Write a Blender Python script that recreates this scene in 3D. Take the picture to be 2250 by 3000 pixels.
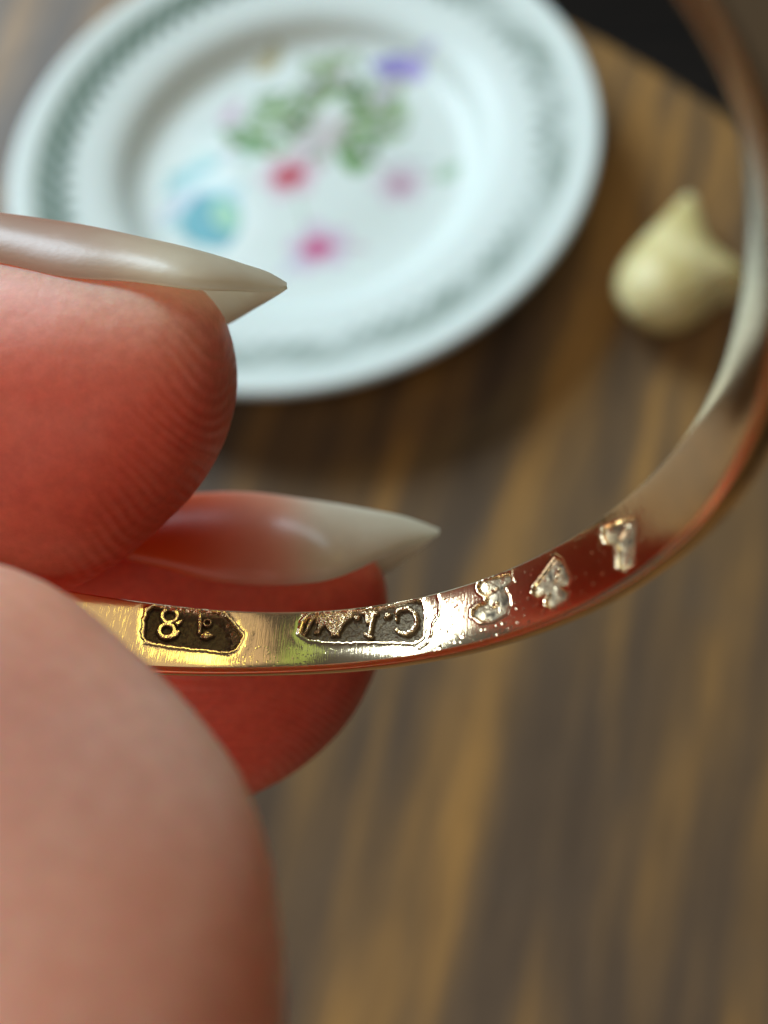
import bpy, bmesh, math, random
import numpy as np
from mathutils import Vector, Matrix

# 1 Blender unit = 1 cm (macro scene)
sc = bpy.context.scene
sc.unit_settings.system = 'METRIC'
sc.unit_settings.scale_length = 0.01
for o in list(bpy.data.objects):
    bpy.data.objects.remove(o)

# ------------------------------------------------------------------ camera
Q = np.array([[0.99381, 0.04215, 0.10275], [0.0, 0.92518, -0.37953], [-0.11105, 0.37719, 0.91945]])
CAM = np.array([4.7696, -20.0746, 20.6511])
FPX = 2437.0
cam_d = bpy.data.cameras.new('camera')
cam = bpy.data.objects.new('camera', cam_d)
sc.collection.objects.link(cam)
U, _, Vt = np.linalg.svd(Q)
R = U @ Vt
M = Matrix.Identity(4)
for i in range(3):
    for j in range(3):
        M[i][j] = R[i, j]
    M[i][3] = CAM[i]
cam.matrix_world = M
cam_d.sensor_fit = 'HORIZONTAL'
cam_d.sensor_width = 24.0
cam_d.lens = 24.0 * FPX / 2250.0
cam_d.clip_start = 0.05
cam_d.clip_end = 1000.0
cam_d.dof.use_dof = True
cam_d.dof.focus_distance = 2.03
APERTURE = 0.066                      # lens opening in cm
cam_d.dof.aperture_fstop = cam_d.lens * 1e-3 / APERTURE
cam_d.dof.aperture_blades = 0
sc.camera = cam

# ------------------------------------------------------------------ render / colour
sc.render.engine = 'CYCLES'
sc.cycles.use_denoising = True
try:
    sc.cycles.denoiser = 'OPENIMAGEDENOISE'
except Exception:
    pass
sc.cycles.max_bounces = 10
sc.cycles.caustics_reflective = True
sc.cycles.sample_clamp_indirect = 6.0
sc.view_settings.view_transform = 'Standard'
sc.view_settings.look = 'None'
sc.view_settings.gamma = 1.0
sc.view_settings.exposure = 0.50

# ------------------------------------------------------------------ ambient, window and fill light
world = bpy.data.worlds.new("World")
sc.world = world
world.use_nodes = True
bg = world.node_tree.nodes['Background']
bg.inputs['Color'].default_value = (0.66, 0.60, 0.55, 1)
bg.inputs['Strength'].default_value = 0.072


def area(name, centre, size_x, size_y, power, color, target=(0, -6, 4)):
    d = bpy.data.lights.new(name, 'AREA')
    d.shape = 'RECTANGLE'
    d.size = size_x
    d.size_y = size_y
    d.energy = power
    d.color = color
    o = bpy.data.objects.new(name, d)
    sc.collection.objects.link(o)
    o.location = centre
    o.rotation_euler = (Vector(target) - Vector(centre)).to_track_quat('-Z', 'Y').to_euler()
    return o


# a window up to the left behind the plate, and two slivers of sunlit garden beside it
area('window_light', (-61, 69, 74), 62, 48, 128000, (0.70, 0.88, 1.0))
area('warm_fill_light', (27, 58, 110), 72, 56, 4600, (1.0, 0.78, 0.52))  # added warm lamp, gives the band its tan reflection
area('garden_light', (-25, 57, 106), 11, 40, 550, (0.50, 0.80, 0.16))
area('garden_light', (14, 56, 110), 9, 28, 3000, (0.95, 0.90, 0.16))
# added pale fill lamp above and behind the camera, brightens nails, thumb and table
area('fill_light', (-22, -60, 78), 64, 64, 15500, (1.0, 0.93, 0.86))

# ------------------------------------------------------------------ helpers
def link(o):
    sc.collection.objects.link(o)
    return o


def thing(name, label, cat, loc, group=None):
    o = link(bpy.data.objects.new(name, None))
    o.empty_display_size = 0.2
    o.location = loc
    o['label'] = label
    o['category'] = cat
    if group:
        o['group'] = group
    return o


def tag(o, label=None, cat=None, group=None, kind=None):
    for k, v in (('label', label), ('category', cat), ('group', group), ('kind', kind)):
        if v:
            o[k] = v
    return o


def mesh_np(name, verts, faces, mat, parent=None, smooth=True, origin=(0, 0, 0)):
    """verts (n,3) float, faces (m,4) int or list"""
    me = bpy.data.meshes.new(name)
    verts = np.asarray(verts, float) - np.asarray(origin, float)
    if isinstance(faces, np.ndarray):
        n, m = len(verts), len(faces)
        k = faces.shape[1]
        me.vertices.add(n)
        me.vertices.foreach_set('co', verts.astype(np.float32).ravel())
        me.loops.add(m * k)
        me.loops.foreach_set('vertex_index', faces.astype(np.int32).ravel())
        me.polygons.add(m)
        me.polygons.foreach_set('loop_start', np.arange(0, m * k, k, dtype=np.int32))
        me.update(calc_edges=True)
        me.validate()
    else:
        me.from_pydata([tuple(v) for v in verts], [], faces)
    if smooth:
        me.polygons.foreach_set('use_smooth', [True] * len(me.polygons))
    me.materials.append(mat)
    o = link(bpy.data.objects.new(name, me))
    if parent is not None:
        o.parent = parent
    else:
        o.location = origin
    return o


def W(px, py, z):
    """a point seen along photo pixel (px, py) at depth z cm, as world coordinates"""
    return CAM + R @ np.array([(px - 1125) / FPX * z, (1500 - py) / FPX * z, -z])


def Wc(v):
    return CAM + R @ np.asarray(v, float)


def sstep(a, b, x):
    t = np.clip((x - a) / (b - a), 0, 1)
    return t * t * (3 - 2 * t)


def hermite(K, x):
    K = np.array(K, float)
    X, Y = K[:, 0], K[:, 1]
    m = np.gradient(Y, X)
    i = np.clip(np.searchsorted(X, x) - 1, 0, len(X) - 2)
    h = X[i + 1] - X[i]
    t = (x - X[i]) / h
    return Y[i] * (2 * t**3 - 3 * t * t + 1) + m[i] * h * (t**3 - 2 * t * t + t) + Y[i + 1] * (3 * t * t - 2 * t**3) + m[i + 1] * h * (t**3 - t * t)


def vnoise(x, y, seed=0):
    """cheap smooth value noise, -1..1"""
    rs = np.random.RandomState(seed)
    tab = rs.rand(256, 256) * 2 - 1
    xi, yi = np.floor(x).astype(int), np.floor(y).astype(int)
    fx, fy = x - xi, y - yi
    fx, fy = fx * fx * (3 - 2 * fx), fy * fy * (3 - 2 * fy)
    g = lambda a, b: tab[a % 256, b % 256]
    return (g(xi, yi) * (1 - fx) + g(xi + 1, yi) * fx) * (1 - fy) + (g(xi, yi + 1) * (1 - fx) + g(xi + 1, yi + 1) * fx) * fy


class NT:
    """small node-tree builder"""
    def __init__(self, name):
        self.m = bpy.data.materials.new(name)
        self.m.use_nodes = True
        self.t = self.m.node_tree
        self.b = self.t.nodes['Principled BSDF']
        self.out = self.t.nodes['Material Output']

    def n(self, typ, **kw):
        x = self.t.nodes.new(typ)
        for k, v in kw.items():
            if k.startswith('i_'):
                x.inputs[k[2:].replace('_', ' ')].default_value = v
            else:
                setattr(x, k, v)
        return x

    def l(self, a, b):
        self.t.links.new(a, b)

    def set(self, **kw):
        for k, v in kw.items():
            self.b.inputs[k.replace('_', ' ')].default_value = v

    def ramp(self, src, stops, interp='LINEAR'):
        r = self.n('ShaderNodeValToRGB')
        r.color_ramp.interpolation = interp
        e = r.color_ramp.elements
        while len(e) > 1:
            e.remove(e[0])
        e[0].position = stops[0][0]
        e[0].color = stops[0][1]
        for p, c in stops[1:]:
            q = e.new(p)
            q.color = c
        self.l(src, r.inputs[0])
        return r.outputs['Color']

    def mix(self, fac, a, b, blend='MIX'):
        x = self.n('ShaderNodeMix', data_type='RGBA', blend_type=blend)
        for s, v in ((0, fac), (6, a), (7, b)):
            if hasattr(v, 'is_output'):
                self.l(v, x.inputs[s])
            else:
                x.inputs[s].default_value = v
        return x.outputs[2]

    def bump(self, h, strength, dist, normal=None):
        x = self.n('ShaderNodeBump')
        x.inputs['Strength'].default_value = strength
        x.inputs['Distance'].default_value = dist
        self.l(h, x.inputs['Height'])
        if normal is not None:
            self.l(normal, x.inputs['Normal'])
        return x.outputs['Normal']

    def coords(self, kind='Object', scale=(1, 1, 1), rot=(0, 0, 0)):
        c = self.n('ShaderNodeTexCoord')
        mp = self.n('ShaderNodeMapping')
        mp.inputs['Scale'].default_value = scale
        mp.inputs['Rotation'].default_value = rot
        self.l(c.outputs[kind], mp.inputs['Vector'])
        return mp.outputs['Vector']

    def noise(self, vec, scale, detail=4, rough=0.55, dist=0.0):
        x = self.n('ShaderNodeTexNoise')
        x.inputs['Scale'].default_value = scale
        x.inputs['Detail'].default_value = detail
        x.inputs['Roughness'].default_value = rough
        x.inputs['Distortion'].default_value = dist
        self.l(vec, x.inputs['Vector'])
        return x.outputs['Fac']


def c3(r, g, b):
    return (r, g, b, 1)


# ------------------------------------------------------------------ materials
def mat_wood():
    k = NT('dark_oak')
    v = k.coords('Object', (1, 1, 1), (0, 0, math.radians(15)))
    # slow bend of the grain
    sep = k.n('ShaderNodeSeparateXYZ')
    k.l(v, sep.inputs[0])
    low = k.noise(v, 0.09, 2, 0.5)
    mul = k.n('ShaderNodeMath', operation='MULTIPLY_ADD')
    k.l(low, mul.inputs[0])
    mul.inputs[1].default_value = 1.6
    k.l(sep.outputs[0], mul.inputs[2])
    sy = k.n('ShaderNodeMath', operation='MULTIPLY')
    k.l(sep.outputs[1], sy.inputs[0])
    sy.inputs[1].default_value = 0.09
    cmb = k.n('ShaderNodeCombineXYZ')
    k.l(mul.outputs[0], cmb.inputs[0])
    k.l(sy.outputs[0], cmb.inputs[1])
    g = cmb.outputs[0]
    n1 = k.noise(g, 0.54, 4, 0.60, 0.1)
    col = k.ramp(n1, [(0.28, c3(0.080, 0.052, 0.034)), (0.42, c3(0.130, 0.085, 0.052)), (0.52, c3(0.215, 0.125, 0.055)),
                      (0.62, c3(0.400, 0.210, 0.065)), (0.78, c3(0.32, 0.172, 0.060))])
    n2 = k.noise(g, 5.0, 4, 0.65, 0.2)
    col = k.mix(0.38, col, k.ramp(n2, [(0.3, c3(0.45, 0.42, 0.42)), (0.7, c3(1.25, 1.2, 1.15))]), 'MULTIPLY')
    n3 = k.noise(v, 0.35, 3, 0.5)
    col = k.mix(k.ramp(n3, [(0.55, c3(0, 0, 0)), (0.8, c3(0.4, 0.4, 0.4))]), col, c3(0.13, 0.092, 0.062))
    k.l(col, k.b.inputs['Base Color'])
    k.l(k.ramp(n2, [(0.3, c3(0.60, 0.6, 0.6)), (0.7, c3(0.46, 0.46, 0.46))]), k.b.inputs['Roughness'])
    k.l(k.bump(n2, 0.35, 0.05), k.b.inputs['Normal'])
    k.set(Coat_Weight=0.05, Coat_Roughness=0.35, Specular_IOR_Level=0.18)
    return k.m


def mat_floor():
    k = NT('dark_floor')
    v = k.coords('Object', (0.02, 0.2, 1))
    n = k.noise(v, 1.0, 4)
    k.l(k.ramp(n, [(0.3, c3(0.008, 0.006, 0.005)), (0.7, c3(0.020, 0.014, 0.010))]), k.b.inputs['Base Color'])
    k.set(Roughness=0.6)
    return k.m


def mat_china():
    k = NT('glazed_china')
    at = k.n('ShaderNodeAttribute', attribute_name='print')
    k.l(at.outputs['Color'], k.b.inputs['Base Color'])
    k.set(Roughness=0.5, Coat_Weight=0.10, Coat_Roughness=0.12)
    k.set(Subsurface_Weight=0.08, Subsurface_Scale=0.2, Specular_IOR_Level=0.3)
    v = k.coords('Object')
    k.l(k.bump(k.noise(v, 1.2, 2), 0.06, 0.2), k.b.inputs['Normal'])
    return k.m


def mat_gold():
    k = NT('worn_gold')
    uv = k.n('ShaderNodeUVMap', uv_map='band')
    at = k.n('ShaderNodeAttribute', attribute_name='grime')

    def uvn(scale, sx, sy, detail=3, rough=0.6, rot=0.0):
        mp = k.n('ShaderNodeMapping')
        mp.inputs['Scale'].default_value = (sx, sy, 1)
        mp.inputs['Rotation'].default_value = (0, 0, rot)
        k.l(uv.outputs[0], mp.inputs['Vector'])
        return k.noise(mp.outputs['Vector'], scale, detail, rough)
    s1 = uvn(1.0, 230, 14, 2, 0.6, 0.12)      # hair scratches across the band
    s2 = uvn(1.0, 26, 150, 2, 0.6, 0.5)       # diagonal ones
    soft = uvn(1.0, 9, 14, 2, 0.5)            # polish waviness
    pit = k.n('ShaderNodeTexVoronoi', feature='F1')
    pit.inputs['Scale'].default_value = 85
    k.l(uv.outputs[0], pit.inputs['Vector'])
    pits = k.ramp(pit.outputs['Distance'], [(0.0, c3(0, 0, 0)), (0.16, c3(1, 1, 1))])
    wear = k.noise(k.coords('UV', (1, 1, 1)), 2.6, 2)
    nrm = k.bump(soft, 0.03, 0.006)
    nrm = k.bump(k.ramp(s1, [(0.36, c3(0, 0, 0)), (0.52, c3(1, 1, 1))]), 0.13, 0.00030, nrm)
    nrm = k.bump(k.ramp(s2, [(0.30, c3(0, 0, 0)), (0.42, c3(1, 1, 1))]), 0.09, 0.00025, nrm)
    nrm = k.bump(pits, 0.2, 0.0003, nrm)
    k.l(nrm, k.b.inputs['Normal'])
    base = k.mix(uvn(1.0, 6, 10, 3), c3(1.0, 0.73, 0.42), c3(0.98, 0.79, 0.53))
    g = at.outputs['Fac']
    gn = uvn(1.0, 90, 90, 4)
    dirt = k.ramp(gn, [(0.3, c3(0.04, 0.027, 0.018)), (0.7, c3(0.15, 0.115, 0.068))])
    k.l(k.mix(g, base, dirt), k.b.inputs['Base Color'])
    rr = k.n('ShaderNodeMapRange')
    k.l(g, rr.inputs['Value'])
    rr.inputs['To Min'].default_value = 0.11
    rr.inputs['To Max'].default_value = 0.5
    k.l(rr.outputs[0], k.b.inputs['Roughness'])
    mt = k.n('ShaderNodeMapRange')
    k.l(g, mt.inputs['Value'])
    mt.inputs['To Min'].default_value = 1.0
    mt.inputs['To Max'].default_value = 0.6
    k.l(mt.outputs[0], k.b.inputs['Metallic'])
    return k.m


def mat_skin(name='skin'):
    k = NT(name)
    v = k.coords('Object')
    n = k.noise(v, 2.2, 4, 0.55)
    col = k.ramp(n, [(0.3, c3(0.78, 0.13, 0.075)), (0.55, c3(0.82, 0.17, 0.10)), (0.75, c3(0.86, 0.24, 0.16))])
    fl = k.n('ShaderNodeAttribute', attribute_name='flush_light')
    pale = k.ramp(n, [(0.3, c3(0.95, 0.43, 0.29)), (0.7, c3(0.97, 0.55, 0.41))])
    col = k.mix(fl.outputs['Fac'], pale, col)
    fine = k.noise(v, 30, 3, 0.6)
    col = k.mix(0.22, col, k.ramp(fine, [(0.35, c3(0.5, 0.3, 0.25)), (0.65, c3(1, 1, 1))]), 'MULTIPLY')
    k.l(col, k.b.inputs['Base Color'])
    k.set(Roughness=0.5, Subsurface_Weight=1.0, Subsurface_Scale=0.30)
    k.b.inputs['Subsurface Radius'].default_value = (1.0, 0.20, 0.10)
    k.b.inputs['Specular IOR Level'].default_value = 0.30
    # papillary ridges: wave bands bent by noise
    w = k.n('ShaderNodeTexWave', wave_type='BANDS', bands_direction='X')
    c = k.n('ShaderNodeTexCoord')
    dt = k.n('ShaderNodeVectorMath', operation='DOT_PRODUCT')
    k.l(c.outputs['Object'], dt.inputs[0])
    dt.inputs[1].default_value = tuple(R @ np.array([.30, .95, 0.0]))
    bend = k.n('ShaderNodeMath', operation='MULTIPLY_ADD')
    k.l(k.noise(v, 1.6, 1), bend.inputs[0])
    bend.inputs[1].default_value = 0.45
    k.l(dt.outputs['Value'], bend.inputs[2])
    cx = k.n('ShaderNodeCombineXYZ')
    k.l(bend.outputs[0], cx.inputs[0])
    k.l(cx.outputs[0], w.inputs['Vector'])
    w.inputs['Scale'].default_value = 9.5
    w.inputs['Distortion'].default_value = 2.6
    w.inputs['Detail'].default_value = 2.0
    w.inputs['Detail Scale'].default_value = 0.8
    rg = k.n('ShaderNodeAttribute', attribute_name='ridge')
    wm = k.n('ShaderNodeMath', operation='MULTIPLY')
    k.l(w.outputs['Fac'], wm.inputs[0])
    k.l(rg.outputs['Fac'], wm.inputs[1])
    nr = k.bump(wm.outputs[0], 0.45, 0.008)
    nr = k.bump(k.noise(v, 44, 4, 0.6), 0.12, 0.010, nr)
    nr = k.bump(k.noise(v, 4, 2), 0.15, 0.05, nr)
    k.l(nr, k.b.inputs['Normal'])
    return k.m


def mat_nail():
    k = NT('natural_nail')
    at = k.n('ShaderNodeAttribute', attribute_name='tone')
    v = k.coords('Object')
    n = k.noise(v, 14, 4)
    col = k.mix(0.22, at.outputs['Color'], k.ramp(n, [(0.35, c3(0.85, 0.78, 0.70)), (0.65, c3(1, 1, 1))]), 'MULTIPLY')
    k.l(col, k.b.inputs['Base Color'])
    k.set(Roughness=0.38, Coat_Weight=0.6, Coat_Roughness=0.28)
    k.l(k.bump(k.noise(v, 40, 4, 0.7), 0.25, 0.006), k.b.inputs['Normal'])
    k.set(Subsurface_Weight=0.0, Subsurface_Scale=0.08)
    k.b.inputs['Subsurface Radius'].default_value = (1.0, .75, .45)
    tr = k.n('ShaderNodeBsdfTranslucent')
    k.l(col, tr.inputs['Color'])
    mx = k.n('ShaderNodeMixShader')
    mx.inputs[0].default_value = 0.6
    k.l(k.b.outputs[0], mx.inputs[1])
    k.l(tr.outputs[0], mx.inputs[2])
    k.l(mx.outputs[0], k.out.inputs['Surface'])
    return k.m


def mat_bulb():
    k = NT('pale_yellow_glaze')
    v = k.coords('Object')
    n = k.noise(v, 0.9, 3)
    k.l(k.ramp(n, [(0.3, c3(0.66, 0.52, 0.19)), (0.7, c3(0.92, 0.80, 0.42))]), k.b.inputs['Base Color'])
    k.set(Roughness=0.45, Subsurface_Weight=0.2, Subsurface_Scale=0.3)
    k.l(k.bump(k.noise(v, 2.2, 3), 0.5, 0.2), k.b.inputs['Normal'])
    return k.m


WOOD, FLOOR, CHINA, GOLD, SKIN, NAIL, BULB = mat_wood(), mat_floor(), mat_china(), mat_gold(), mat_skin(), mat_nail(), mat_bulb()

# ------------------------------------------------------------------ floor and table
tag(mesh_np('floor', [(-400, -400, -74), (400, -400, -74), (400, 400, -74), (-400, 400, -74)], [(0, 1, 2, 3)], FLOOR, smooth=False), kind='structure')


def lathe_np(profile, n, a0=0.0):
    pr = np.array(profile, float)
    th = np.linspace(0, 2 * np.pi, n, endpoint=False) + a0
    v = np.stack([pr[:, 0][None] * np.cos(th)[:, None], pr[:, 0][None] * np.sin(th)[:, None], np.broadcast_to(pr[:, 1][None], (n, len(pr)))], -1)
    m = len(pr)
    i = np.arange(n)[:, None]
    j = np.arange(m - 1)[None]
    a = i * m + j
    b = ((i + 1) % n) * m + j
    f = np.stack([a, b, b + 1, a + 1], -1).reshape(-1, 4)
    return v.reshape(-1, 3), f


table = thing('wooden_table', 'dark brown wooden table with streaky grain under the white plate', 'table', (-20, -25, -74))
v, f = lathe_np([(0.01, 0), (20, 0), (38, 0), (42.2, 0), (42.7, -.12), (43.0, -.5), (43.05, -1.6), (42.8, -2.2), (42.3, -2.5), (20, -2.5), (0.01, -2.5)], 256)
mesh_np('table_top', v + np.array([-20, -25, 0]), f, WOOD, table, origin=(-20, -25, -74))
v, f = lathe_np([(0.01, -2.5), (7, -2.5), (6.5, -8), (3.5, -20), (4.5, -50), (6, -62), (22, -70), (24, -73), (24, -74), (.01, -74)], 48)
mesh_np('pedestal', v + np.array([-20, -25, 0]), f, WOOD, table, origin=(-20, -25, -74))

# ------------------------------------------------------------------ plate
def plate():
    nr, na = 330, 720
    # smooth profile of the upper face: r, z
    K = [(0, .78), (2, .78), (4.6, .80), (5.05, .86), (5.45, 1.05), (5.8, 1.42), (6.05, 1.58), (6.35, 1.68), (7.2, 1.87), (8.2, 2.10), (8.75, 2.24), (8.93, 2.25), (9.02, 2.18)]
    rr = np.concatenate([np.linspace(0.02, 4.6, 190), np.linspace(4.62, 9.02, nr - 190)])
    zz = hermite(K, rr)
    th = np.linspace(0, 2 * np.pi, na, endpoint=False)
    Rg, Tg = np.meshgrid(rr, th)
    X, Y = Rg * np.cos(Tg), Rg * np.sin(Tg)
    Z = np.broadcast_to(zz[None], Rg.shape)
    col = np.empty(Rg.shape + (3,))
    col[:] = (0.74, 0.80, 0.755)

    def paint(mask, c):
        m = np.clip(mask, 0, 1)[..., None]
        col[:] = col * (1 - m) + np.array(c) * m

    def ell(cx, cy, rx, ry, ang, soft=.25):
        ca, sa = math.cos(math.radians(ang)), math.sin(math.radians(ang))
        u = ((X - cx) * ca + (Y - cy) * sa) / rx
        w = (-(X - cx) * sa + (Y - cy) * ca) / ry
        return 1 - sstep(1 - soft, 1 + soft, np.hypot(u, w))

    def leaf(cx, cy, L, Wd, ang, c, k=.85, vein=True):
        ca, sa = math.cos(math.radians(ang)), math.sin(math.radians(ang))
        u = ((X - cx) * ca + (Y - cy) * sa) / L
        w = (-(X - cx) * sa + (Y - cy) * ca) / Wd
        d = np.abs(w) - np.clip(1 - u * u, 0, 1) ** .8
        m = (1 - sstep(-.15, .1, d)) * (np.abs(u) < 1)
        paint(m * k, c)
        if vein:
            paint(m * .5 * (np.abs(w) < .08), np.array(c) * .5)

    def petals(cx, cy, r, c, n=5, k=.8, ang=0, core=None):
        for i in range(n):
            a_ = ang + 360 / n * i
            leaf(cx + r * .55 * math.cos(math.radians(a_)), cy + r * .55 * math.sin(math.radians(a_)), r * .6, r * .42, a_, c, k, False)
        if core is not None:
            paint(ell(cx, cy, r * .3, r * .3, 0) * .9, core)

    def stem(pts, wd, c, k=.7):
        for (x0, y0), (x1, y1) in zip(pts[:-1], pts[1:]):
            dx, dy = x1 - x0, y1 - y0
            t = np.clip(((X - x0) * dx + (Y - y0) * dy) / (dx * dx + dy * dy), 0, 1)
            d = np.hypot(X - x0 - t * dx, Y - y0 - t * dy)
            paint((1 - sstep(wd * .6, wd * 1.2, d)) * k, c)
    GR, GL, PK, RD, LI, TE, MA = (.06, .17, .02), (.26, .40, .16), (.66, .30, .42), (.52, .015, .04), (.60, .52, .70), (.10, .40, .42), (.60, .07, .22)
    # stems of the central spray
    stem([(-2.0, 1.3), (-.4, 2.2), (.6, 4.2)], .05, GR)
    stem([(.2, 2.0), (1.7, .8), (3.0, -.8)], .05, GR)
    stem([(-.2, 1.8), (-.5, .2), (.2, -2.6)], .04, GL)
    stem([(.6, 3.2), (3.0, 3.8)], .05, GR)
    stem([(-1.9, 1.4), (-3.9, .2), (-4.3, -1.2)], .06, (.45, .42, .62))
    stem([(3.0, -.7), (4.5, -.7)], .05, GL)
    # greenery
    leaf(-2.0, 1.45, 1.05, .42, -34, (.10, .26, .03), 1)
    leaf(-1.5, 2.15, .8, .26, 10, GL, .7)
    leaf(-.25, 2.0, .85, .5, -20, (.12, .28, .04), 1)
    leaf(-.75, 2.65, .85, .3, 40, GL, .9)
    leaf(.3, 2.9, .9, .32, 75, (.24, .38, .14), .8)
    leaf(1.7, .55, .66, .95, 0, (.10, .28, .03), 1)
    leaf(1.25, 1.25, .6, .34, 55, GR, .9)
    leaf(2.4, 1.75, .95, .42, 25, (.22, .38, .12), .9)
    leaf(2.9, 2.5, .8, .3, 100, GL, .7)
    leaf(1.7, 2.5, .8, .4, 140, GL, .75)
    leaf(.7, 4.3, .7, .4, 80, (.24, .34, .12), .85)
    leaf(1.25, 4.6, .55, .25, 30, (.24, .34, .12), .7)
    leaf(.15, 4.5, .5, .28, 130, (.24, .34, .12), .7)
    leaf(.85, 3.5, .5, .25, 70, GL, .7)
    leaf(2.2, 3.2, .6, .2, 30, GL, .5)
    leaf(4.55, -.65, .5, .32, 40, (.36, .55, .36), .7)
    leaf(-1.45, 4.7, .5, .35, 35, (.50, .40, .16), .8)
    leaf(-1.1, 5.1, .4, .25, 100, (.45, .42, .20), .6)
    rl = random.Random(7)
    for _ in range(130):
        a_ = rl.uniform(0, 2 * math.pi)
        q_ = rl.uniform(.3, 1.0)
        leaf(.8 + 2.7 * q_ * math.cos(a_), 2.4 + 2.1 * q_ * math.sin(a_), rl.uniform(.3, .6), rl.uniform(.12, .24), rl.uniform(0, 180),
             rl.choice([GR, GR, (.16, .30, .06), (.24, .40, .12), (.45, .55, .40), (.55, .50, .56), (.62, .45, .50)]), rl.uniform(.5, .9))
    for _ in range(10):
        leaf(rl.uniform(-3.6, -2.0), rl.uniform(.6, 3.2), rl.uniform(.3, .5), .14, rl.uniform(0, 180), rl.choice([LI, (.55, .66, .62), (.62, .45, .50)]), .45)
    # rose pinks and reds
    petals(.75, 1.6, .8, (.70, .62, .62), 6, .5)
    petals(-.45, -.2, .95, (.72, .46, .56), 6, .75, 10)
    paint(ell(-.5, -.25, .50, .44, 20, .3) * .95, RD)
    paint(ell(-.2, -.1, .25, .3, 20, .3) * .6, (.5, .02, .05))
    petals(.55, -3.1, .95, (.66, .44, .62), 5, .65, 30)
    paint(ell(.5, -3.15, .48, .38, 10, .3) * .95, MA)
    leaf(1.55, -3.2, .6, .18, -12, (.62, .46, .55), .6)
    leaf(-.2, -3.7, .6, .25, 45, LI, .5)
    petals(3.05, -.9, .85, (.66, .52, .60), 6, .6, 0)
    paint(ell(3.05, -.95, .30, .38, 10, .35) * .8, (.48, .24, .34))
    stem([(2.6, .2), (3.4, -.1), (4.2, -.2)], .07, (.42, .45, .5), .6)
    leaf(-2.6, 2.75, .7, .22, 60, (.55, .36, .46), .7)
    petals(-2.6, 2.6, .5, (.62, .46, .56), 4, .5)
    # violet
    leaf(2.95, 4.0, .95, .42, -18, (.22, .17, .50), .95, False)
    leaf(3.5, 3.75, .6, .36, -45, (.36, .28, .62), .9, False)
    leaf(3.9, 4.05, .5, .22, 10, (.52, .48, .72), .7, False)
    # teal shell
    leaf(-3.2, -1.2, 1.5, 1.0, 30, (.50, .72, .74), .7)
    leaf(-2.9, -1.75, 1.25, 1.0, -62, (.07, .36, .42), 1)
    leaf(-3.9, -.1, .9, .2, 35, (.30, .60, .62), .8)
    leaf(-3.2, .9, .8, .2, -10, (.40, .66, .60), .6)
    leaf(-2.45, -1.6, .75, .42, -62, (.34, .62, .36), .8, False)
    leaf(-3.6, .35, 1.0, .3, 18, (.26, .58, .60), .8)
    leaf(-4.3, -.25, .5, .22, 60, (.36, .64, .66), .6)
    leaf(-4.0, -1.05, 1.1, .16, 40, LI, .6, False)
    leaf(-1.9, .75, .6, .25, 60, (.45, .66, .52), .5)
    # rim: leafy garland between two lines
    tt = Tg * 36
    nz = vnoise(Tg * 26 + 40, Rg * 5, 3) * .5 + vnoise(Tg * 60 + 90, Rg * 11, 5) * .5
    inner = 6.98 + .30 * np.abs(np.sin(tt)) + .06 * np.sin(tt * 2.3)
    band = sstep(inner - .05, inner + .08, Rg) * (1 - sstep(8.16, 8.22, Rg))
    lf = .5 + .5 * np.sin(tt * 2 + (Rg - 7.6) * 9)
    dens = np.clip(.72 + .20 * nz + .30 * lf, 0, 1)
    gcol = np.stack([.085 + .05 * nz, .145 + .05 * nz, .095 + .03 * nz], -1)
    dens = dens * (1 - .68 * sstep(2.3, 1.6, np.abs(np.angle(np.exp(1j * (Tg + .5))))) * (.7 + .5 * vnoise(Tg * 9 + 20, Rg * 2, 8)))  # print thinned toward the right rim, imitating glare that washes it out
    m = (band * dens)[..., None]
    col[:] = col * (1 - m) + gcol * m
    paint((1 - sstep(.02, .05, np.abs(Rg - 8.26))) * .5, (.55, .62, .5))
    # mesh: upper face, then under side
    top = np.stack([X, Y, Z], -1)
    under = [(9.02, 2.08), (8.9, 2.0), (8.0, 1.75), (6.6, 1.42), (6.1, 1.2), (5.6, .75), (5.2, .42), (5.15, .02), (4.9, .0), (4.8, .35), (2, .42), (.02, .42)]
    un = np.array(under)
    ux = np.stack([un[:, 0][None] * np.cos(th)[:, None], un[:, 0][None] * np.sin(th)[:, None], np.broadcast_to(un[:, 1][None], (na, len(un)))], -1)
    V = np.concatenate([top, ux], 1)
    mm = V.shape[1]
    i = np.arange(na)[:, None]
    j = np.arange(mm - 1)[None]
    a_ = i * mm + j
    b_ = ((i + 1) % na) * mm + j
    F_ = np.stack([a_, b_, b_ + 1, a_ + 1], -1).reshape(-1, 4)
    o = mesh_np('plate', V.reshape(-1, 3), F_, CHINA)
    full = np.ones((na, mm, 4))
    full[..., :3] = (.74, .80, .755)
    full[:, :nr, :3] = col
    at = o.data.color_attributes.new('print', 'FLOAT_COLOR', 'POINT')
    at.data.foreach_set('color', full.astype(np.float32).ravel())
    tag(o, 'white glazed china plate with a green leaf border and scattered pink, red and violet flowers', 'plate')
    return o


plate()

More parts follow.
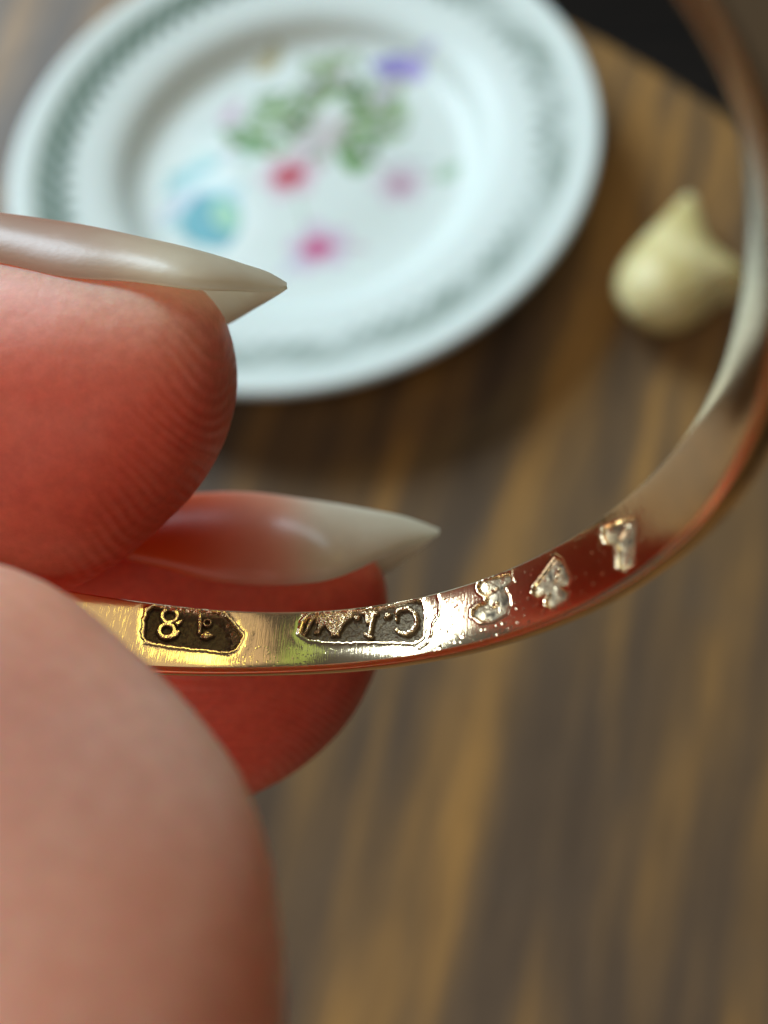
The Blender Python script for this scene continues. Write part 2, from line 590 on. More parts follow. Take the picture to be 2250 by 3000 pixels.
# ------------------------------------------------------------------ pale bulb on the table, right of the plate
def bulb():
    nu, nv = 56, 72
    vv = []
    # main drop: base lower left, tip upper right; lying on the table
    base = np.array([10.0, -6.9, 0])
    tip = np.array([11.55, -2.25, 0])
    ax = tip - base
    L = np.linalg.norm(ax)
    ax /= L
    sd = np.array([-ax[1], ax[0], 0])
    prof = [(-.03, 0), (0.0, .5), (.06, .95), (.15, 1.28), (.27, 1.42), (.42, 1.30), (.6, .98), (.76, .62), (.88, .36), (.96, .18), (1.0, 0)]
    rad = hermite(prof, np.linspace(-.03, 1, nu))
    rad[0] = rad[-1] = 0.001
    for i, t in enumerate(np.linspace(-.03, 1, nu)):
        r = rad[i] * .93
        for j in range(nv):
            p = 2 * np.pi * j / nv
            # second lobe bulging out on the right side
            w = 1 + .10 * math.cos(3 * p + 1) * math.sin(math.pi * max(t, 0))
            lobe = 1.0 * math.exp(-((t - .40) / .11) ** 2) * math.exp(-((math.cos(p) + 1) / .45) ** 2)
            q = base + ax * (t * L) + sd * (math.cos(p) * (r * w + lobe)) + np.array([0, 0, 1]) * (math.sin(p) * r * .82 + 1.05 - .35 * t)
            vv.append(q)
    vv = np.array(vv)
    vv[:, 2] -= vv[:, 2].min()
    i = np.arange(nu - 1)[:, None]
    j = np.arange(nv)[None]
    a_ = i * nv + j
    b_ = i * nv + (j + 1) % nv
    f = np.stack([a_, b_, b_ + nv, a_ + nv], -1).reshape(-1, 4)
    o = mesh_np('bulb', vv, f[:, ::-1], BULB, origin=(11.2, -3.9, 0))
    tag(o, 'small pale yellow teardrop-shaped bulb lying on the dark table right of the plate', 'bulb')


bulb()

# ------------------------------------------------------------------ ring
RC = np.array([4.2992, -19.3046, 19.4642])
RN = np.array([0.00275, 0.97164, -0.23646])
RA = np.array([0.99167, -0.0331, -0.12448])
RB = np.array([-0.12878, -0.23415, -0.96363])
RK = [(-3.5, .905), (-3.1416, .90), (-2.8, .885), (-2.3, .86), (-1.9, .875), (-1.57, .895), (-1.3, .91), (-.975, .915), (-.84, .912), (-.647, .905), (-.485, .90), (-.33, .898), (-.2126, .8955), (-.0286, .8965), (.1554, .895), (.3395, .8864), (.5235, .8771), (.7076, .8686), (.8916, .8609), (1.0757, .8537), (1.2597, .8466), (1.4438, .8404), (1.6278, .8372), (1.8118, .8417), (1.9959, .8614), (2.15, .89), (2.4, .905), (2.7832, .905), (3.1416, .90), (3.4832, .885)]
WK = [(-3.2, .19), (-.6, .18), (-.213, .175), (-.029, .1784), (.155, .1854), (.339, .1866), (.524, .1837), (.708, .1784), (.892, .1724), (1.076, .1672), (1.26, .1646), (1.444, .1662), (1.628, .1738), (1.812, .184), (2.2, .19), (3.2, .19)]
MARKS = {
    'punch18': [(1.854, 0.048), (1.852, 0.026), (1.838, 0.014), (1.788, 0.012), (1.716, 0.012), (1.638, 0.012), (1.618, 0.028), (1.606, 0.038), (1.586, 0.058), (1.57, 0.076), (1.572, 0.094), (1.582, 0.11), (1.6, 0.12), (1.652, 0.118), (1.702, 0.116), (1.774, 0.114), (1.838, 0.11), (1.85, 0.09)],
    'eight_c1': [(1.788, 0.032)],
    'eight_c2': [(1.788, 0.074)],
    'spur': [(1.772, 0.05), (1.746, 0.038), (1.752, 0.052), (1.76, 0.06)],
    'spur2': [(1.772, 0.068), (1.75, 0.072), (1.754, 0.086), (1.774, 0.096)],
    'one': [(1.702, 0.02), (1.694, 0.07)],
    'one_flag': [(1.676, 0.042)],
    'foot': [(1.688, 0.078), (1.676, 0.066), (1.652, 0.076), (1.672, 0.086), (1.686, 0.084)],
    'ragged': [(1.648, 0.016), (1.64, 0.028), (1.63, 0.056), (1.614, 0.068), (1.604, 0.096), (1.606, 0.112), (1.594, 0.122), (1.564, 0.086), (1.596, 0.04), (1.63, 0.01)],
    'punchC': [(1.394, 0.068), (1.39, 0.042), (1.38, 0.024), (1.356, 0.01), (1.296, 0.01), (1.242, 0.01), (1.19, 0.008), (1.144, 0.008), (1.094, 0.004), (1.048, 0.008), (1.032, 0.016), (1.024, 0.034), (1.022, 0.078), (1.026, 0.114), (1.036, 0.122), (1.054, 0.124), (1.118, 0.112), (1.178, 0.104), (1.236, 0.098), (1.288, 0.096), (1.33, 0.09), (1.368, 0.084)],
    'Carc': [(1.11, 0.034), (1.098, 0.026), (1.074, 0.026), (1.054, 0.042), (1.046, 0.062), (1.048, 0.078), (1.06, 0.09), (1.076, 0.096), (1.096, 0.09), (1.108, 0.08)],
    'Chook': [(1.108, 0.044), (1.106, 0.07)],
    'dot1': [(1.138, 0.04)],
    'dot2': [(1.228, 0.03)],
    'Lh': [(1.212, 0.02), (1.17, 0.026)],
    'Lmass': [(1.208, 0.026), (1.178, 0.026), (1.176, 0.04), (1.184, 0.054), (1.2, 0.052)],
    'Lv': [(1.18, 0.026), (1.184, 0.054), (1.19, 0.088)],
    'Lserif': [(1.202, 0.08), (1.182, 0.09)],
    'Wa': [(1.36, 0.014), (1.372, 0.038), (1.384, 0.066)],
    'Wb': [(1.346, 0.014), (1.352, 0.04), (1.352, 0.062)],
    'Wmass': [(1.342, 0.014), (1.306, 0.01), (1.242, 0.012), (1.246, 0.032), (1.27, 0.044), (1.282, 0.076), (1.302, 0.076), (1.318, 0.052), (1.328, 0.04), (1.342, 0.066), (1.35, 0.062)],
    'burr': [(0.978, 0.008), (0.97, 0.04), (0.974, 0.072), (0.992, 0.088), (0.996, 0.116), (1.008, 0.134), (1.032, 0.144)],
    'three': [(0.85, 0.01), (0.838, 0.004), (0.796, 0.01), (0.746, 0.018), (0.744, 0.042), (0.77, 0.052), (0.758, 0.078), (0.756, 0.102), (0.768, 0.118), (0.804, 0.126), (0.846, 0.118), (0.874, 0.096), (0.874, 0.078), (0.858, 0.07), (0.83, 0.068), (0.828, 0.058), (0.85, 0.038), (0.854, 0.024)],
    'three_i': [(0.804, 0.08)],
    'three_j': [(0.798, 0.04), (0.824, 0.048)],
    'four': [(0.604, 0.03), (0.584, 0.05), (0.566, 0.104), (0.574, 0.116), (0.596, 0.112), (0.576, 0.134), (0.586, 0.146), (0.632, 0.15), (0.65, 0.138), (0.648, 0.124), (0.636, 0.112), (0.666, 0.11), (0.686, 0.094), (0.678, 0.076), (0.64, 0.054)],
    'four_i': [(0.6, 0.064), (0.614, 0.084)],
    'seven': [(0.442, 0.03), (0.426, 0.034), (0.37, 0.048), (0.332, 0.066), (0.35, 0.112), (0.37, 0.158), (0.398, 0.16), (0.42, 0.144), (0.408, 0.106), (0.414, 0.09), (0.446, 0.072), (0.45, 0.05)],
    'seven_i': [(0.382, 0.066), (0.402, 0.078)],
}

SR = 0.86


def ring():
    root = thing('gold_ring', 'worn gold ring band stamped with hallmarks inside, held between thumb and fingers', 'ring', RC)
    th = np.concatenate([np.arange(-.10, 2.05, .00125), np.linspace(2.05, 2 * np.pi - .10, 190)[:-1]])
    thw = np.where(th > np.pi, th - 2 * np.pi, th)
    r0 = hermite(RK, thw)
    w = hermite(WK, thw)
    na_in = 176
    # section: inner face first (u 0..1 across), then edge B, outer dome, edge A
    c = .010
    n_t = len(th)
    ain = np.linspace(0, 1, na_in)[None] * (w[:, None] - 2 * c) + c
    Sg = np.broadcast_to(thw[:, None] * SR, ain.shape)
    S = {k: np.array([(a_ * SR, b_) for a_, b_ in v]) for k, v in MARKS.items()}

    def poly(P):
        """signed distance to a closed polygon, negative inside"""
        d2 = np.full(Sg.shape, 9.0)
        ins = np.zeros(Sg.shape, bool)
        lo, hi = P.min(0) - .07, P.max(0) + .07
        ii = np.where((Sg[:, 0] > lo[0]) & (Sg[:, 0] < hi[0]))[0]
        i0, i1 = ii.min(), ii.max() + 1
        x, y = Sg[i0:i1], ain[i0:i1]
        dd = np.full(x.shape, 9.0)
        inn = np.zeros(x.shape, bool)
        for (x0, y0), (x1, y1) in zip(P, np.roll(P, -1, 0)):
            dx, dy = x1 - x0, y1 - y0
            t = np.clip(((x - x0) * dx + (y - y0) * dy) / (dx * dx + dy * dy + 1e-12), 0, 1)
            dd = np.minimum(dd, (x - x0 - t * dx) ** 2 + (y - y0 - t * dy) ** 2)
            cond = ((y0 > y) != (y1 > y))
            with np.errstate(divide='ignore', invalid='ignore'):
                xi = (x1 - x0) * (y - y0) / (y1 - y0 + 1e-15) + x0
            inn ^= cond & (x < xi)
        d2[i0:i1], ins[i0:i1] = dd, inn
        d = np.sqrt(d2)
        return np.where(ins, -d, d)

    def line(P, wd):
        d = np.full(Sg.shape, 9.0)
        for (x0, y0), (x1, y1) in zip(P[:-1], P[1:]):
            dx, dy = x1 - x0, y1 - y0
            t = np.clip(((Sg - x0) * dx + (ain - y0) * dy) / (dx * dx + dy * dy + 1e-12), 0, 1)
            d = np.minimum(d, np.hypot(Sg - x0 - t * dx, ain - y0 - t * dy))
        return d - wd

    def circ(P, rad):
        return np.hypot(Sg - P[0][0], ain - P[0][1]) - rad

    n1 = vnoise(Sg * 160, ain * 160, 11) * .6 + vnoise(Sg * 420, ain * 420, 12) * .4
    wob = vnoise(Sg * 90, ain * 90, 13) * .0022 + vnoise(Sg * 260, ain * 260, 14) * .001
    depth = np.zeros(Sg.shape)
    part = np.zeros(Sg.shape, int)          # 0 band, 1..5 stamps, 11.. letters
    grime = np.zeros(Sg.shape)

    def smin(*a_):
        m = a_[0]
        for b_ in a_[1:]:
            m = np.minimum(m, b_)
        return m
    # ---- punched cartouche with raised 18
    p1 = poly(S['punch18']) + wob
    D1 = .017
    fl = sstep(.002, -.006, p1)
    ring8 = lambda q, R_, w_: np.abs(circ(q, R_)) - w_
    e8 = smin(ring8(S['eight_c1'], .0185, .0062), ring8(S['eight_c2'], .0180, .0062), poly(S['spur']) - .001, poly(S['spur2']) - .001) + wob * .5
    e1 = smin(line(S['one'], .0062), ring8(S['one_flag'], .0090, .0038), poly(S['foot']) - .002) + wob * .5
    rg = poly(S['ragged']) + wob * 2.5
    base1 = D1 * fl * (1 + .10 * n1)
    lift = .0145 * np.maximum(sstep(.0025, -.0025, e8) * (.85 + .15 * n1), sstep(.0025, -.003, e1) * .9)
    slope = .010 * sstep(.006, -.012, rg) * (.6 + .8 * np.abs(n1))
    topslope = .012 * sstep(.045, .012, ain) * sstep(1.79 * SR, 1.76 * SR, Sg) * (p1 < 0) * (.8 + .5 * n1)
    d1 = np.clip(base1 - np.maximum(np.maximum(lift, slope), topslope) * fl, 0, 1)
    depth = np.where(p1 < .004, d1, depth)
    part[(p1 < .0015)] = 1
    part[(p1 < -.001) & (e8 < .002)] = 11
    part[(p1 < -.001) & (e1 < .002) & (e8 >= .002)] = 12
    # ---- punched cartouche with raised initials
    p2 = poly(S['punchC']) + wob
    fl2 = sstep(.002, -.006, p2)
    D2 = .016
    eC = smin(line(S['Carc'], .0052), line(S['Chook'][:1].repeat(2, 0) + np.array([[0, 0], [0, .010]]), .0030)) + wob * .5
    eL = smin(line(S['Lh'], .0055), poly(S['Lmass']) - .001, line(S['Lv'], .0050), line(S['Lserif'], .0045)) + wob * .5
    eW = smin(line(S['Wa'], .0050), line(S['Wb'], .0035), poly(S['Wmass']) - .001) + wob
    e_d1 = circ(S['dot1'], .0095) + wob * 2
    e_d2 = circ(S['dot2'], .0100) + wob * 2
    base2 = D2 * fl2 * (1 + .12 * n1)
    top2 = .013 * sstep(.030, .012, ain + .0 * n1) * sstep(1.05 * SR, 1.12 * SR, Sg) * (.75 + .6 * n1)
    lf = .0135 * np.maximum.reduce([sstep(.0025, -.0025, eC), sstep(.0025, -.0025, eL), sstep(.0025, -.003, eW) * (.85 + .35 * n1), sstep(.003, -.005, e_d1), sstep(.003, -.005, e_d2)])
    d2 = np.clip(base2 - np.maximum(lf, top2) * fl2, 0, 1)
    depth = np.where(p2 < .004, d2, depth)
    part[(p2 < .0015)] = 2
    for idn, e in ((13, eC), (14, eL), (15, eW), (16, e_d1), (17, e_d2)):
        part[(p2 < -.001) & (e < .002) & (part == 2)] = idn
    # ---- incised numerals
    for idn, k, isl in ((3, 'three', [circ(S['three_i'], .007), line(S['three_j'], .004)]), (4, 'four', [line(S['four_i'], .004)]), (5, 'seven', [line(S['seven_i'], .006)])):
        p = poly(S[k]) + wob * .5
        prof = .75 * sstep(0, -.006, p) + .25 * np.clip(-p / .02, 0, 1)
        dd = .0115 * prof * (1 + .05 * n1)
        for q in isl:
            dd = dd - .007 * sstep(.004, -.004, q + wob * .5)
        dd = np.clip(dd, 0, 1)
        depth = np.where(p < 0, dd, depth)
        lip = .0005 * np.exp(-((p - .003) / .003) ** 2)
        depth = depth - np.where(p > 0, lip, 0)
        part[p < .001] = idn
    # ---- thrown-up burr and lips round the punches
    br = line(S['burr'], 0)
    depth -= .0022 * np.exp(-(br / .0035) ** 2) * (.7 + .6 * n1)
    for p in (p1, p2):
        depth -= np.where(p > 0, .0010 * np.exp(-((p - .005) / .0045) ** 2), 0)
        depth += np.where(p > 0, .0004 * np.exp(-((p - .020) / .012) ** 2), 0)
    # little pits between the numerals
    rs = np.random.RandomState(4)
    for _ in range(340):
        s0 = rs.uniform(.30, 1.02) * SR
        a0 = rs.uniform(.01, .165)
        rp = rs.uniform(.0012, .0032)
        i0, i1 = np.searchsorted(Sg[:1720, 0], [s0 - .012, s0 + .012])
        q = np.hypot(Sg[i0:i1] - s0, ain[i0:i1] - a0)
        depth[i0:i1] += np.where(part[i0:i1] == 0, rs.uniform(-.0004, .0006) * np.exp(-(q / rp) ** 2), 0)
    for _ in range(50):
        s0 = rs.uniform(1.3, 1.6) * SR
        a0 = rs.uniform(.10, .16)
        i0, i1 = np.searchsorted(Sg[:1720, 0], [s0 - .012, s0 + .012])
        q = np.hypot(Sg[i0:i1] - s0, ain[i0:i1] - a0)
        depth[i0:i1] += .0002 * np.exp(-(q / .0018) ** 2) * (part[i0:i1] == 0)
    g1 = sstep(.004, .012, depth)
    grime = np.where((part >= 1) & (part < 20), np.clip(g1 * .9, 0, 1), 0)
    grime = np.where((part >= 3) & (part <= 5), np.clip(sstep(.0050, .0095, depth) * (.62 + .5 * vnoise(Sg * 70, ain * 70, 21)), 0, 1), grime)
    edge = np.exp(-((ain - c) / .004) ** 2) * 0
    # ---- assemble section rings
    rho_in = -0.0 + depth                        # outward is deeper into the metal
    crown = .0016 * ((np.linspace(-1, 1, na_in)[None]) ** 4)   # comfort curve: slightly rounded toward the edges
    rho_in = rho_in + crown
    t_e = .043
    nB = 6
    sec_r, sec_a = [rho_in], [ain]

    def add(rv, av):
        sec_r.append(np.broadcast_to(np.asarray(rv, float), (n_t, 1)) if np.ndim(rv) == 0 else np.asarray(rv)[:, None])
        sec_a.append(np.asarray(av)[:, None])
    # B side: bevel, edge face, dome
    for dr, da in ((.0060, -.0055), (.0080, -.0025), (.0105, -.0010), (.0130, 0), (.020, .0012), (.028, .0006), (.036, -.0015), (.0405, -.0042), (.0435, -.008)):
        add(dr, w + da)
    for u in (.04, .1, .2, .32, .5, .68, .8, .9, .96):
        add(.045 + .050 * math.sin(math.pi * u) ** .8, w * (1 - u) - (.008 if u < .5 else -.008) * abs(1 - 2 * u))
    for dr, da in ((.0435, .006), (.038, .002), (.030, .0), (.018, .0), (.012, .001), (.0085, .003), (.006, .006)):
        add(dr, np.full(n_t, da))
    RR = np.concatenate(sec_r, 1)
    AA = np.concatenate(sec_a, 1)
    rad = r0[:, None] + RR
    V = RC + rad[..., None] * (np.cos(th)[:, None, None] * RA + np.sin(th)[:, None, None] * RB) - AA[..., None] * RN
    m = V.shape[1]
    i = np.arange(n_t)[:, None]
    j = np.arange(m)[None]
    ni = (i + 1) % n_t
    nj = (j + 1) % m
    faces = np.stack([i * m + j, i * m + nj, ni * m + nj, ni * m + j], -1).reshape(-1, 4)
    pid = np.zeros((n_t, m), int)
    pid[:, :na_in] = part
    fid = pid.reshape(-1)
    Vf = V.reshape(-1, 3)
    gr = np.zeros((n_t, m))
    gr[:, :na_in] = grime
    gr = gr.reshape(-1)
    UV = np.stack([np.broadcast_to(thw[:, None] * SR, AA.shape), AA + RR * 1.0], -1).reshape(-1, 2)

    def sub(name, ids, parent, org, label=None):
        fs = faces[np.isin(fid, ids)]
        used, inv = np.unique(fs, return_inverse=True)
        fs = inv.reshape(-1, 4)
        vs = Vf[used]
        o = mesh_np(name, vs, fs, GOLD, parent, origin=org)
        at = o.data.attributes.new('grime', 'FLOAT', 'POINT')
        at.data.foreach_set('value', gr[used].astype(np.float32))
        uvl = o.data.uv_layers.new(name='band')
        li = np.empty(len(o.data.loops), np.int32)
        o.data.loops.foreach_get('vertex_index', li)
        uvl.data.foreach_set('uv', UV[used][li].astype(np.float32).ravel())
        if label:
            o['label'] = label
        return o
    sub('band', [0], root, RC)
    h1 = sub('hallmark', [1], root, RC, 'sunken rectangular punch mark reading 18 upside down')
    sub('numeral', [11], h1, RC, 'raised figure 8')
    sub('numeral', [12], h1, RC, 'raised figure 1')
    h2 = sub('hallmark', [2], root, RC, 'sunken punch mark with raised initials C L W upside down')
    sub('letter', [13], h2, RC, 'raised letter C')
    sub('letter', [14], h2, RC, 'raised letter L')
    sub('letter', [15], h2, RC, 'raised letter W')
    sub('dot', [16], h2, RC)
    sub('dot', [17], h2, RC)
    sub('stamped_numeral', [3], root, RC, 'stamped figure 3 nearest the initials')
    sub('stamped_numeral', [4], root, RC, 'stamped figure 4 between the other two')
    sub('stamped_numeral', [5], root, RC, 'stamped angular figure farthest along the band')
    return root


ring()

# ------------------------------------------------------------------ hand
def tube_mesh(bm, secs, n=36, p=2.0):
    """secs: list of (centre, axis_u, axis_v, hu, hv); closed loft"""
    rings = []
    for c_, u_, v_, hu, hv in secs:
        ring_ = []
        for k_ in range(n):
            t = 2 * np.pi * k_ / n
            cu, sv = math.cos(t), math.sin(t)
            cu = math.copysign(abs(cu) ** (2 / p), cu)
            sv = math.copysign(abs(sv) ** (2 / p), sv)
            ring_.append(bm.verts.new(tuple(c_ + u_ * hu * cu + v_ * hv * sv)))
        rings.append(ring_)
    for A_, B_ in zip(rings[:-1], rings[1:]):
        for k_ in range(n):
            bm.faces.new((A_[k_], A_[(k_ + 1) % n], B_[(k_ + 1) % n], B_[k_]))
    bm.faces.new(rings[0][::-1])
    bm.faces.new(rings[-1])


def sample(K, x):
    K = sorted(K)
    return hermite(K, x)


def digit_x(bm, top, bot, zc, hd, x0, x1, n=60, p=2.15):
    """finger seen from the side, running along photo x, tip at x1"""
    t = np.linspace(0, 1, n)
    xs = x0 + (x1 - x0) * np.sin(t * np.pi / 2) ** .8
    xs = xs[:-1].tolist() + [x1 - 1.0]
    up, dp = R @ np.array([0, 1., 0]), R @ np.array([0, 0, -1.])
    secs = []
    hm = None
    yt = sample(top, np.array(xs))
    yb = sample(bot, np.array(xs))
    hmax = ((yb - yt) / 2).max()
    for x, a_, b_ in zip(xs, yt, yb):
        z = float(sample(zc, np.array([x]))[0])
        h = max((b_ - a_) / 2, 1.0)
        secs.append((W(x, (a_ + b_) / 2, z), up, dp, h * z / FPX, float(hd) * (h / hmax) ** .62))
    tube_mesh(bm, secs, 40, p)


def digit_y(bm, left, right, zc, hd, y0, y1, n=50, p=2.0):
    ys = y1 + (y0 - y1) * (1 - np.cos(np.linspace(0, 1, n) * np.pi / 2))
    ys[0] = y1 + 1
    rt, dp = R @ np.array([1., 0, 0]), R @ np.array([0, 0, -1.])
    secs = []
    xl, xr = sample(left, ys), sample(right, ys)
    hmax = ((xr - xl) / 2).max()
    for y, a_, b_ in zip(ys, xl, xr):
        z = float(sample(zc, np.array([y]))[0])
        h = max((b_ - a_) / 2, 1)
        secs.append((W((a_ + b_) / 2, y, z), rt, dp, h * z / FPX, hd * (h / hmax) ** .7))
    tube_mesh(bm, secs[::-1], 40, p)


def limb(bm, pts, n_sub=10):
    """round tube through camera-space points (x, y, depth, radius)"""
    P = np.array(pts, float)
    t = np.linspace(0, len(P) - 1, (len(P) - 1) * n_sub + 1)
    K = np.arange(len(P))
    Y = [hermite(list(zip(K, P[:, c_])), t) for c_ in range(4)]
    C_ = np.stack([Y[0], Y[1], -Y[2]], 1)
    secs = []
    for i_ in range(len(t)):
        d = C_[min(i_ + 1, len(t) - 1)] - C_[max(i_ - 1, 0)]
        d /= np.linalg.norm(d)
        u_ = np.cross(d, [0, 0, 1.])
        u_ /= np.linalg.norm(u_)
        v_ = np.cross(d, u_)
        r = Y[3][i_]
        secs.append((Wc(C_[i_]), R @ u_, R @ v_, r, r))
    # rounded ends
    def cap(s, s2, sign):
        c_, u_, v_, hu, hv = s
        d = (s[0] - s2[0])
        d = d / np.linalg.norm(d)
        out = []
        for a_ in (.35, .65, .87, .99):
            out.append((c_ + d * hu * a_, u_, v_, hu * math.sqrt(1 - a_ * a_), hv * math.sqrt(1 - a_ * a_)))
        return out
    secs = cap(secs[0], secs[1], 1)[::-1] + secs + cap(secs[-1], secs[-2], 1)
    tube_mesh(bm, secs, 36, 2.0)


def hand():
    HL = Wc((-7.5, -2.5, -5))
    bm = bmesh.new()
    # middle finger, side on, tip to the right
    digit_x(bm,
            [(-1500, 720), (-800, 720), (-300, 725), (0, 735), (163, 752), (380, 782), (500, 808), (586, 845), (643, 903), (668, 975), (678, 1050), (680, 1092)],
            [(-1500, 1960), (-800, 1930), (-200, 1860), (100, 1775), (250, 1705), (380, 1621), (461, 1545), (543, 1463), (602, 1377), (648, 1275), (672, 1180), (680, 1094)],
            [(-1500, 2.45), (-300, 2.34), (300, 2.22), (680, 2.15)], .42, -1500, 680)
    # forefinger behind the band
    digit_x(bm,
            [(-1200, 1500), (-200, 1520), (400, 1530), (700, 1530), (900, 1560), (1043, 1606), (1103, 1650), (1130, 1700), (1139, 1755)],
            [(-1200, 2560), (0, 2500), (500, 2415), (724, 2325), (862, 2256), (953, 2184), (1043, 2078), (1095, 1975), (1125, 1880), (1139, 1765)],
            [(-1200, 3.1), (400, 2.85), (1139, 2.8)], .45, -1200, 1139)
    # thumb in front
    digit_y(bm,
            [(1625, -160), (1660, -330), (1850, -640), (2150, -930), (2550, -1130), (3000, -1240), (3800, -1300), (4600, -1300)],
            [(1625, -150), (1660, -5), (1730, 150), (1850, 300), (1980, 437), (2150, 590), (2330, 715), (2550, 790), (2750, 822), (3000, 834), (3800, 800), (4600, 700)],
            [(1625, 1.50), (2150, 1.30), (3000, 1.06), (4600, 1.0)], .41, 4600, 1625)
    # the rest of the hand, out of the frame to the left and below
    limb(bm, [(-2.2, .12, 2.45, .60), (-4.2, .1, 2.9, .72), (-6.2, -.8, 4.0, .85), (-8, -1.6, 5.0, 1.0)])
    limb(bm, [(-1.4, -.55, 3.05, .58), (-3.4, -.8, 3.7, .72), (-6.0, -1.8, 5.0, .88), (-8, -2.6, 5.8, 1.0)])
    limb(bm, [(-.20, -1.22, 1.03, .42), (-.9, -2.4, 1.8, .75), (-2.6, -3.9, 3.0, .95), (-5.5, -4.8, 4.6, 1.15), (-8, -4.0, 5.6, 1.3)])
    limb(bm, [(-3.9, -2.6, 5.6, .55), (-4.6, -2.0, 5.6, .65), (-6.4, -2.4, 6.2, .8), (-8.2, -3.0, 6.4, .95)])
    limb(bm, [(-4.6, -3.8, 6.2, .5), (-5.4, -3.1, 6.4, .58), (-7.0, -3.3, 6.8, .7), (-8.6, -3.8, 6.8, .85)])
    limb(bm, [(-7.6, -2.6, 5.7, 1.9), (-9.5, -3.6, 6.0, 2.2), (-12, -4.8, 6.6, 2.1), (-17, -7.0, 7.8, 2.1), (-26, -11, 10, 2.7)])
    limb(bm, [(-6.8, -1.6, 5.2, 1.1), (-9.5, -2.6, 5.6, 1.6), (-12, -4.2, 6.4, 1.8)])
    limb(bm, [(-6.6, -4.2, 5.6, 1.3), (-9.5, -4.8, 6.2, 1.7), (-12, -5.4, 6.8, 1.7)])
    bmesh.ops.recalc_face_normals(bm, faces=bm.faces)
    me = bpy.data.meshes.new('hand')
    bm.to_mesh(me)
    bm.free()
    tmp = link(bpy.data.objects.new('tmp_hand', me))
    md = tmp.modifiers.new('r', 'REMESH')
    md.mode = 'VOXEL'
    md.voxel_size = 0.034
    s_ = tmp.modifiers.new('s', 'SMOOTH')
    s_.factor = .5
    s_.iterations = 5
    dg = bpy.context.evaluated_depsgraph_get()
    ev = bpy.data.meshes.new_from_object(tmp.evaluated_get(dg))
    bpy.data.objects.remove(tmp)
    ev.name = 'hand'
    ev.materials.clear()
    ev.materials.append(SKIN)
    ev.polygons.foreach_set('use_smooth', [True] * len(ev.polygons))
    co = np.empty(len(ev.vertices) * 3, np.float32)
    ev.vertices.foreach_get('co', co)
    cs = (co.reshape(-1, 3) - CAM) @ R
    fl = sstep(1.60, 1.85, -cs[:, 2]) * (.75 + .25 * sstep(-3.0, -1.0, cs[:, 0])) * sstep(-5.5, -2.5, cs[:, 0])  # flushed fingers; thumb coloured paler to imitate the stronger light on it
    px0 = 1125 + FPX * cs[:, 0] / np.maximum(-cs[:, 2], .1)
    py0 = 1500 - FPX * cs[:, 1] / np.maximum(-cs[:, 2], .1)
    fl = fl * (1 - .75 * sstep(1180, 780, py0 - .12 * np.clip(px0, -400, 700)) * (cs[:, 2] < -1.5))  # paler skin by the nail, with light on the finger top painted in
    ev.attributes.new('flush_light', 'FLOAT', 'POINT').data.foreach_set('value', fl.astype(np.float32))
    pxx = 1125 + FPX * cs[:, 0] / np.maximum(-cs[:, 2], .1)
    pyy = 1500 - FPX * cs[:, 1] / np.maximum(-cs[:, 2], .1)
    rd = sstep(330, 600, pxx - .25 * np.maximum(0, 1200 - pyy) + .45 * np.maximum(0, pyy - 1200)) * sstep(1.8, 2.0, -cs[:, 2]) * (-cs[:, 2] < 2.45)
    rd = np.maximum(rd, .5 * sstep(1950, 2050, pyy) * (-cs[:, 2] > 2.2))
    ev.attributes.new('ridge', 'FLOAT', 'POINT').data.foreach_set('value', rd.astype(np.float32))
    h = link(bpy.data.objects.new('hand', ev))
    tag(h, "person's hand with long pointed natural nails holding the gold ring between thumb and two fingertips", 'hand')
    return h


HAND = hand()


from mathutils.bvhtree import BVHTree
_hm = HAND.data
_bvh = BVHTree.FromPolygons([v_.co for v_ in _hm.vertices], [tuple(p_.vertices) for p_ in _hm.polygons])


def skin_depth(x, y, lo, hi, default):
    p0 = Vector(W(x, y, lo))
    d = Vector(W(x, y, hi)) - p0
    loc, nrm_, idx, dist = _bvh.ray_cast(p0, d.normalized(), d.length)
    if loc is None:
        return default
    return -float(((np.array(loc) - CAM) @ R)[2])


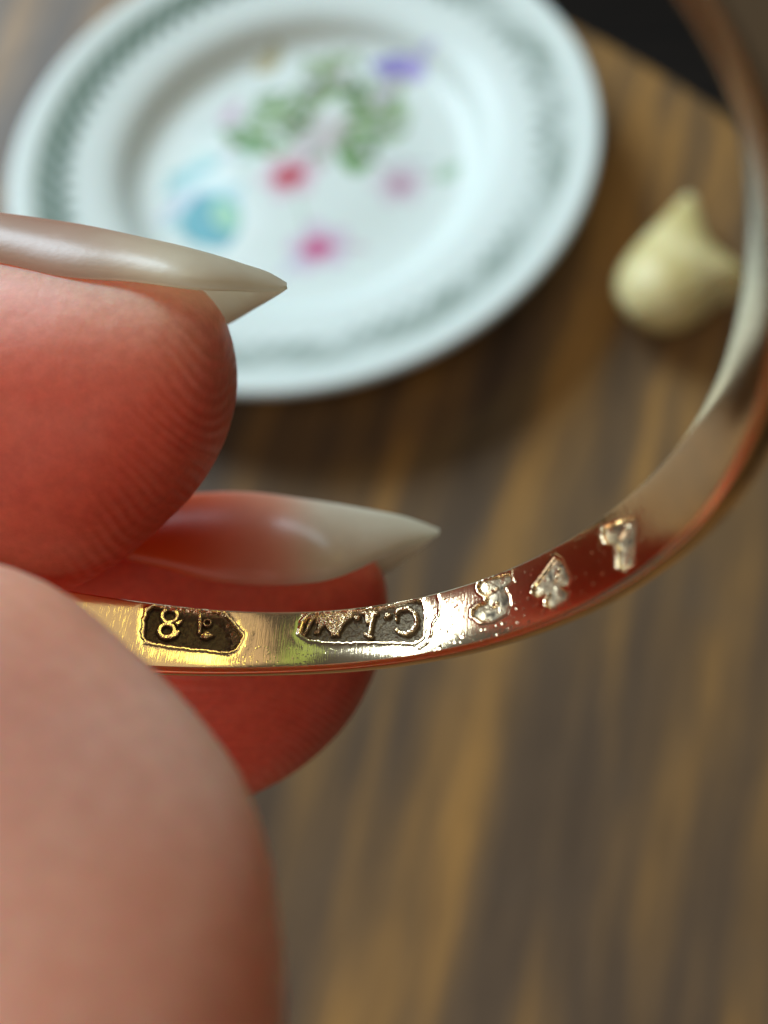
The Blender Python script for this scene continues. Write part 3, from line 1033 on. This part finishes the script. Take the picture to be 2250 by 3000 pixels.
def nail(apex, near, far, zs, tones, x0, x1, xfree, label, thick=.016):
    """curved nail plate: arcs from the near edge over the apex to the far edge"""
    nu, nv = 120, 40
    t = np.linspace(0, 1, nu)
    xs = x0 + (x1 - x0) * (1 - (1 - t) ** 1.5)
    V = []
    C_ = []
    N0 = []
    for x in xs:
        xa = np.array([x])
        ya, yn, yf = [float(sample(k_, xa)[0]) for k_ in (apex, near, far)]
        za, zn, zf = [float(sample([(a_, b_[i_]) for a_, b_ in zs], xa)[0]) for i_ in range(3)]
        q = float(sstep(xfree + 90, xfree - 200, x))
        N0.append((1 - q) * zn + q * (skin_depth(x, yn + 6, 1.7, 2.9, zn) - .012) if q > 0 else zn)
        zn = N0[-1] if len(N0) < 2 else (.88 * N0[-2] + .12 * N0[-1]) * q + N0[-1] * (1 - q)
        N0[-1] = zn
        A_, N_, F_ = W(x, ya, za), W(x, yn, zn), W(x, yf, zf)
        mid = (N_ + F_) / 2
        # ellipse-like arc through N, A, F
        for j in range(nv + 1):
            s = -1 + 2 * j / nv
            cth = max(0, 1 - abs(s) ** 1.75) ** .72
            base_ = N_ * (1 - s) / 2 + F_ * (1 + s) / 2
            V.append(base_ + (A_ - mid) * cth)
        C_.append([tones(x, -1 + 2 * j / nv) for j in range(nv + 1)])
    V = np.array(V)
    m = nv + 1
    i = np.arange(nu - 1)[:, None]
    j = np.arange(nv)[None]
    a_ = i * m + j
    f = np.stack([a_, a_ + 1, a_ + m + 1, a_ + m], -1).reshape(-1, 4)
    o = mesh_np('fingernail', V, f, NAIL, HAND)
    o['label'] = label
    at = o.data.color_attributes.new('tone', 'FLOAT_COLOR', 'POINT')
    c_ = np.ones((nu * m, 4))
    c_[:, :3] = np.array(C_).reshape(-1, 3)
    at.data.foreach_set('color', c_.astype(np.float32).ravel())
    sd_ = o.modifiers.new('thickness', 'SOLIDIFY')
    sd_.thickness = thick
    sd_.offset = 0
    return o


def lerp(a, b, t):
    t = min(1, max(0, t))
    t = t * t * (3 - 2 * t)
    return [x * (1 - t) + y * t for x, y in zip(a, b)]


CREAM, BED, ORANGE_GLOW = (.98, .95, .80), (.97, .62, .44), (.97, .24, .06)  # the orange imitates light glowing through the lower nail
nail([(-420, 620), (0, 650), (217, 676), (407, 716), (570, 752), (705, 785), (790, 810), (836, 836)],
     [(-420, 740), (0, 770), (163, 808), (380, 822), (586, 846), (700, 850), (790, 852), (838, 846)],
     [(-420, 930), (400, 980), (560, 985), (662, 954), (740, 908), (790, 878), (838, 848)],
     [(-420, (2.35, 2.0, 2.75)), (300, (2.22, 1.93, 2.6)), (600, (2.15, 1.93, 2.48)), (838, (2.10, 2.07, 2.13))],
     lambda x, s: lerp(lerp(BED, (.84, .70, .58), (s * -1 + .2)), CREAM, (x - 120) / 420),
     -420, 836, 470, 'cream pointed nail of the upper finger')
nail([(250, 1530), (400, 1482), (531, 1457), (712, 1448), (892, 1469), (1073, 1499), (1224, 1533), (1284, 1556)],
     [(250, 1600), (350, 1632), (500, 1672), (600, 1700), (700, 1712), (862, 1712), (953, 1699), (1043, 1670), (1103, 1641), (1200, 1597), (1286, 1562)],
     [(250, 1650), (900, 1720), (1050, 1705), (1134, 1677), (1200, 1628), (1286, 1564)],
     [(250, (2.85, 2.42, 3.2)), (700, (2.78, 2.36, 3.1)), (1000, (2.74, 2.40, 3.05)), (1286, (2.70, 2.68, 2.72))],
     lambda x, s: lerp(lerp(ORANGE_GLOW, BED, max((x - 480) / 380, (s + .15) * -0 + (s - -.1) * 1.1 - .2)), CREAM, (x - 780) / 180),
     372, 1285, 930, 'long pointed nail of the lower finger, orange pink at its bed and cream at its tip')
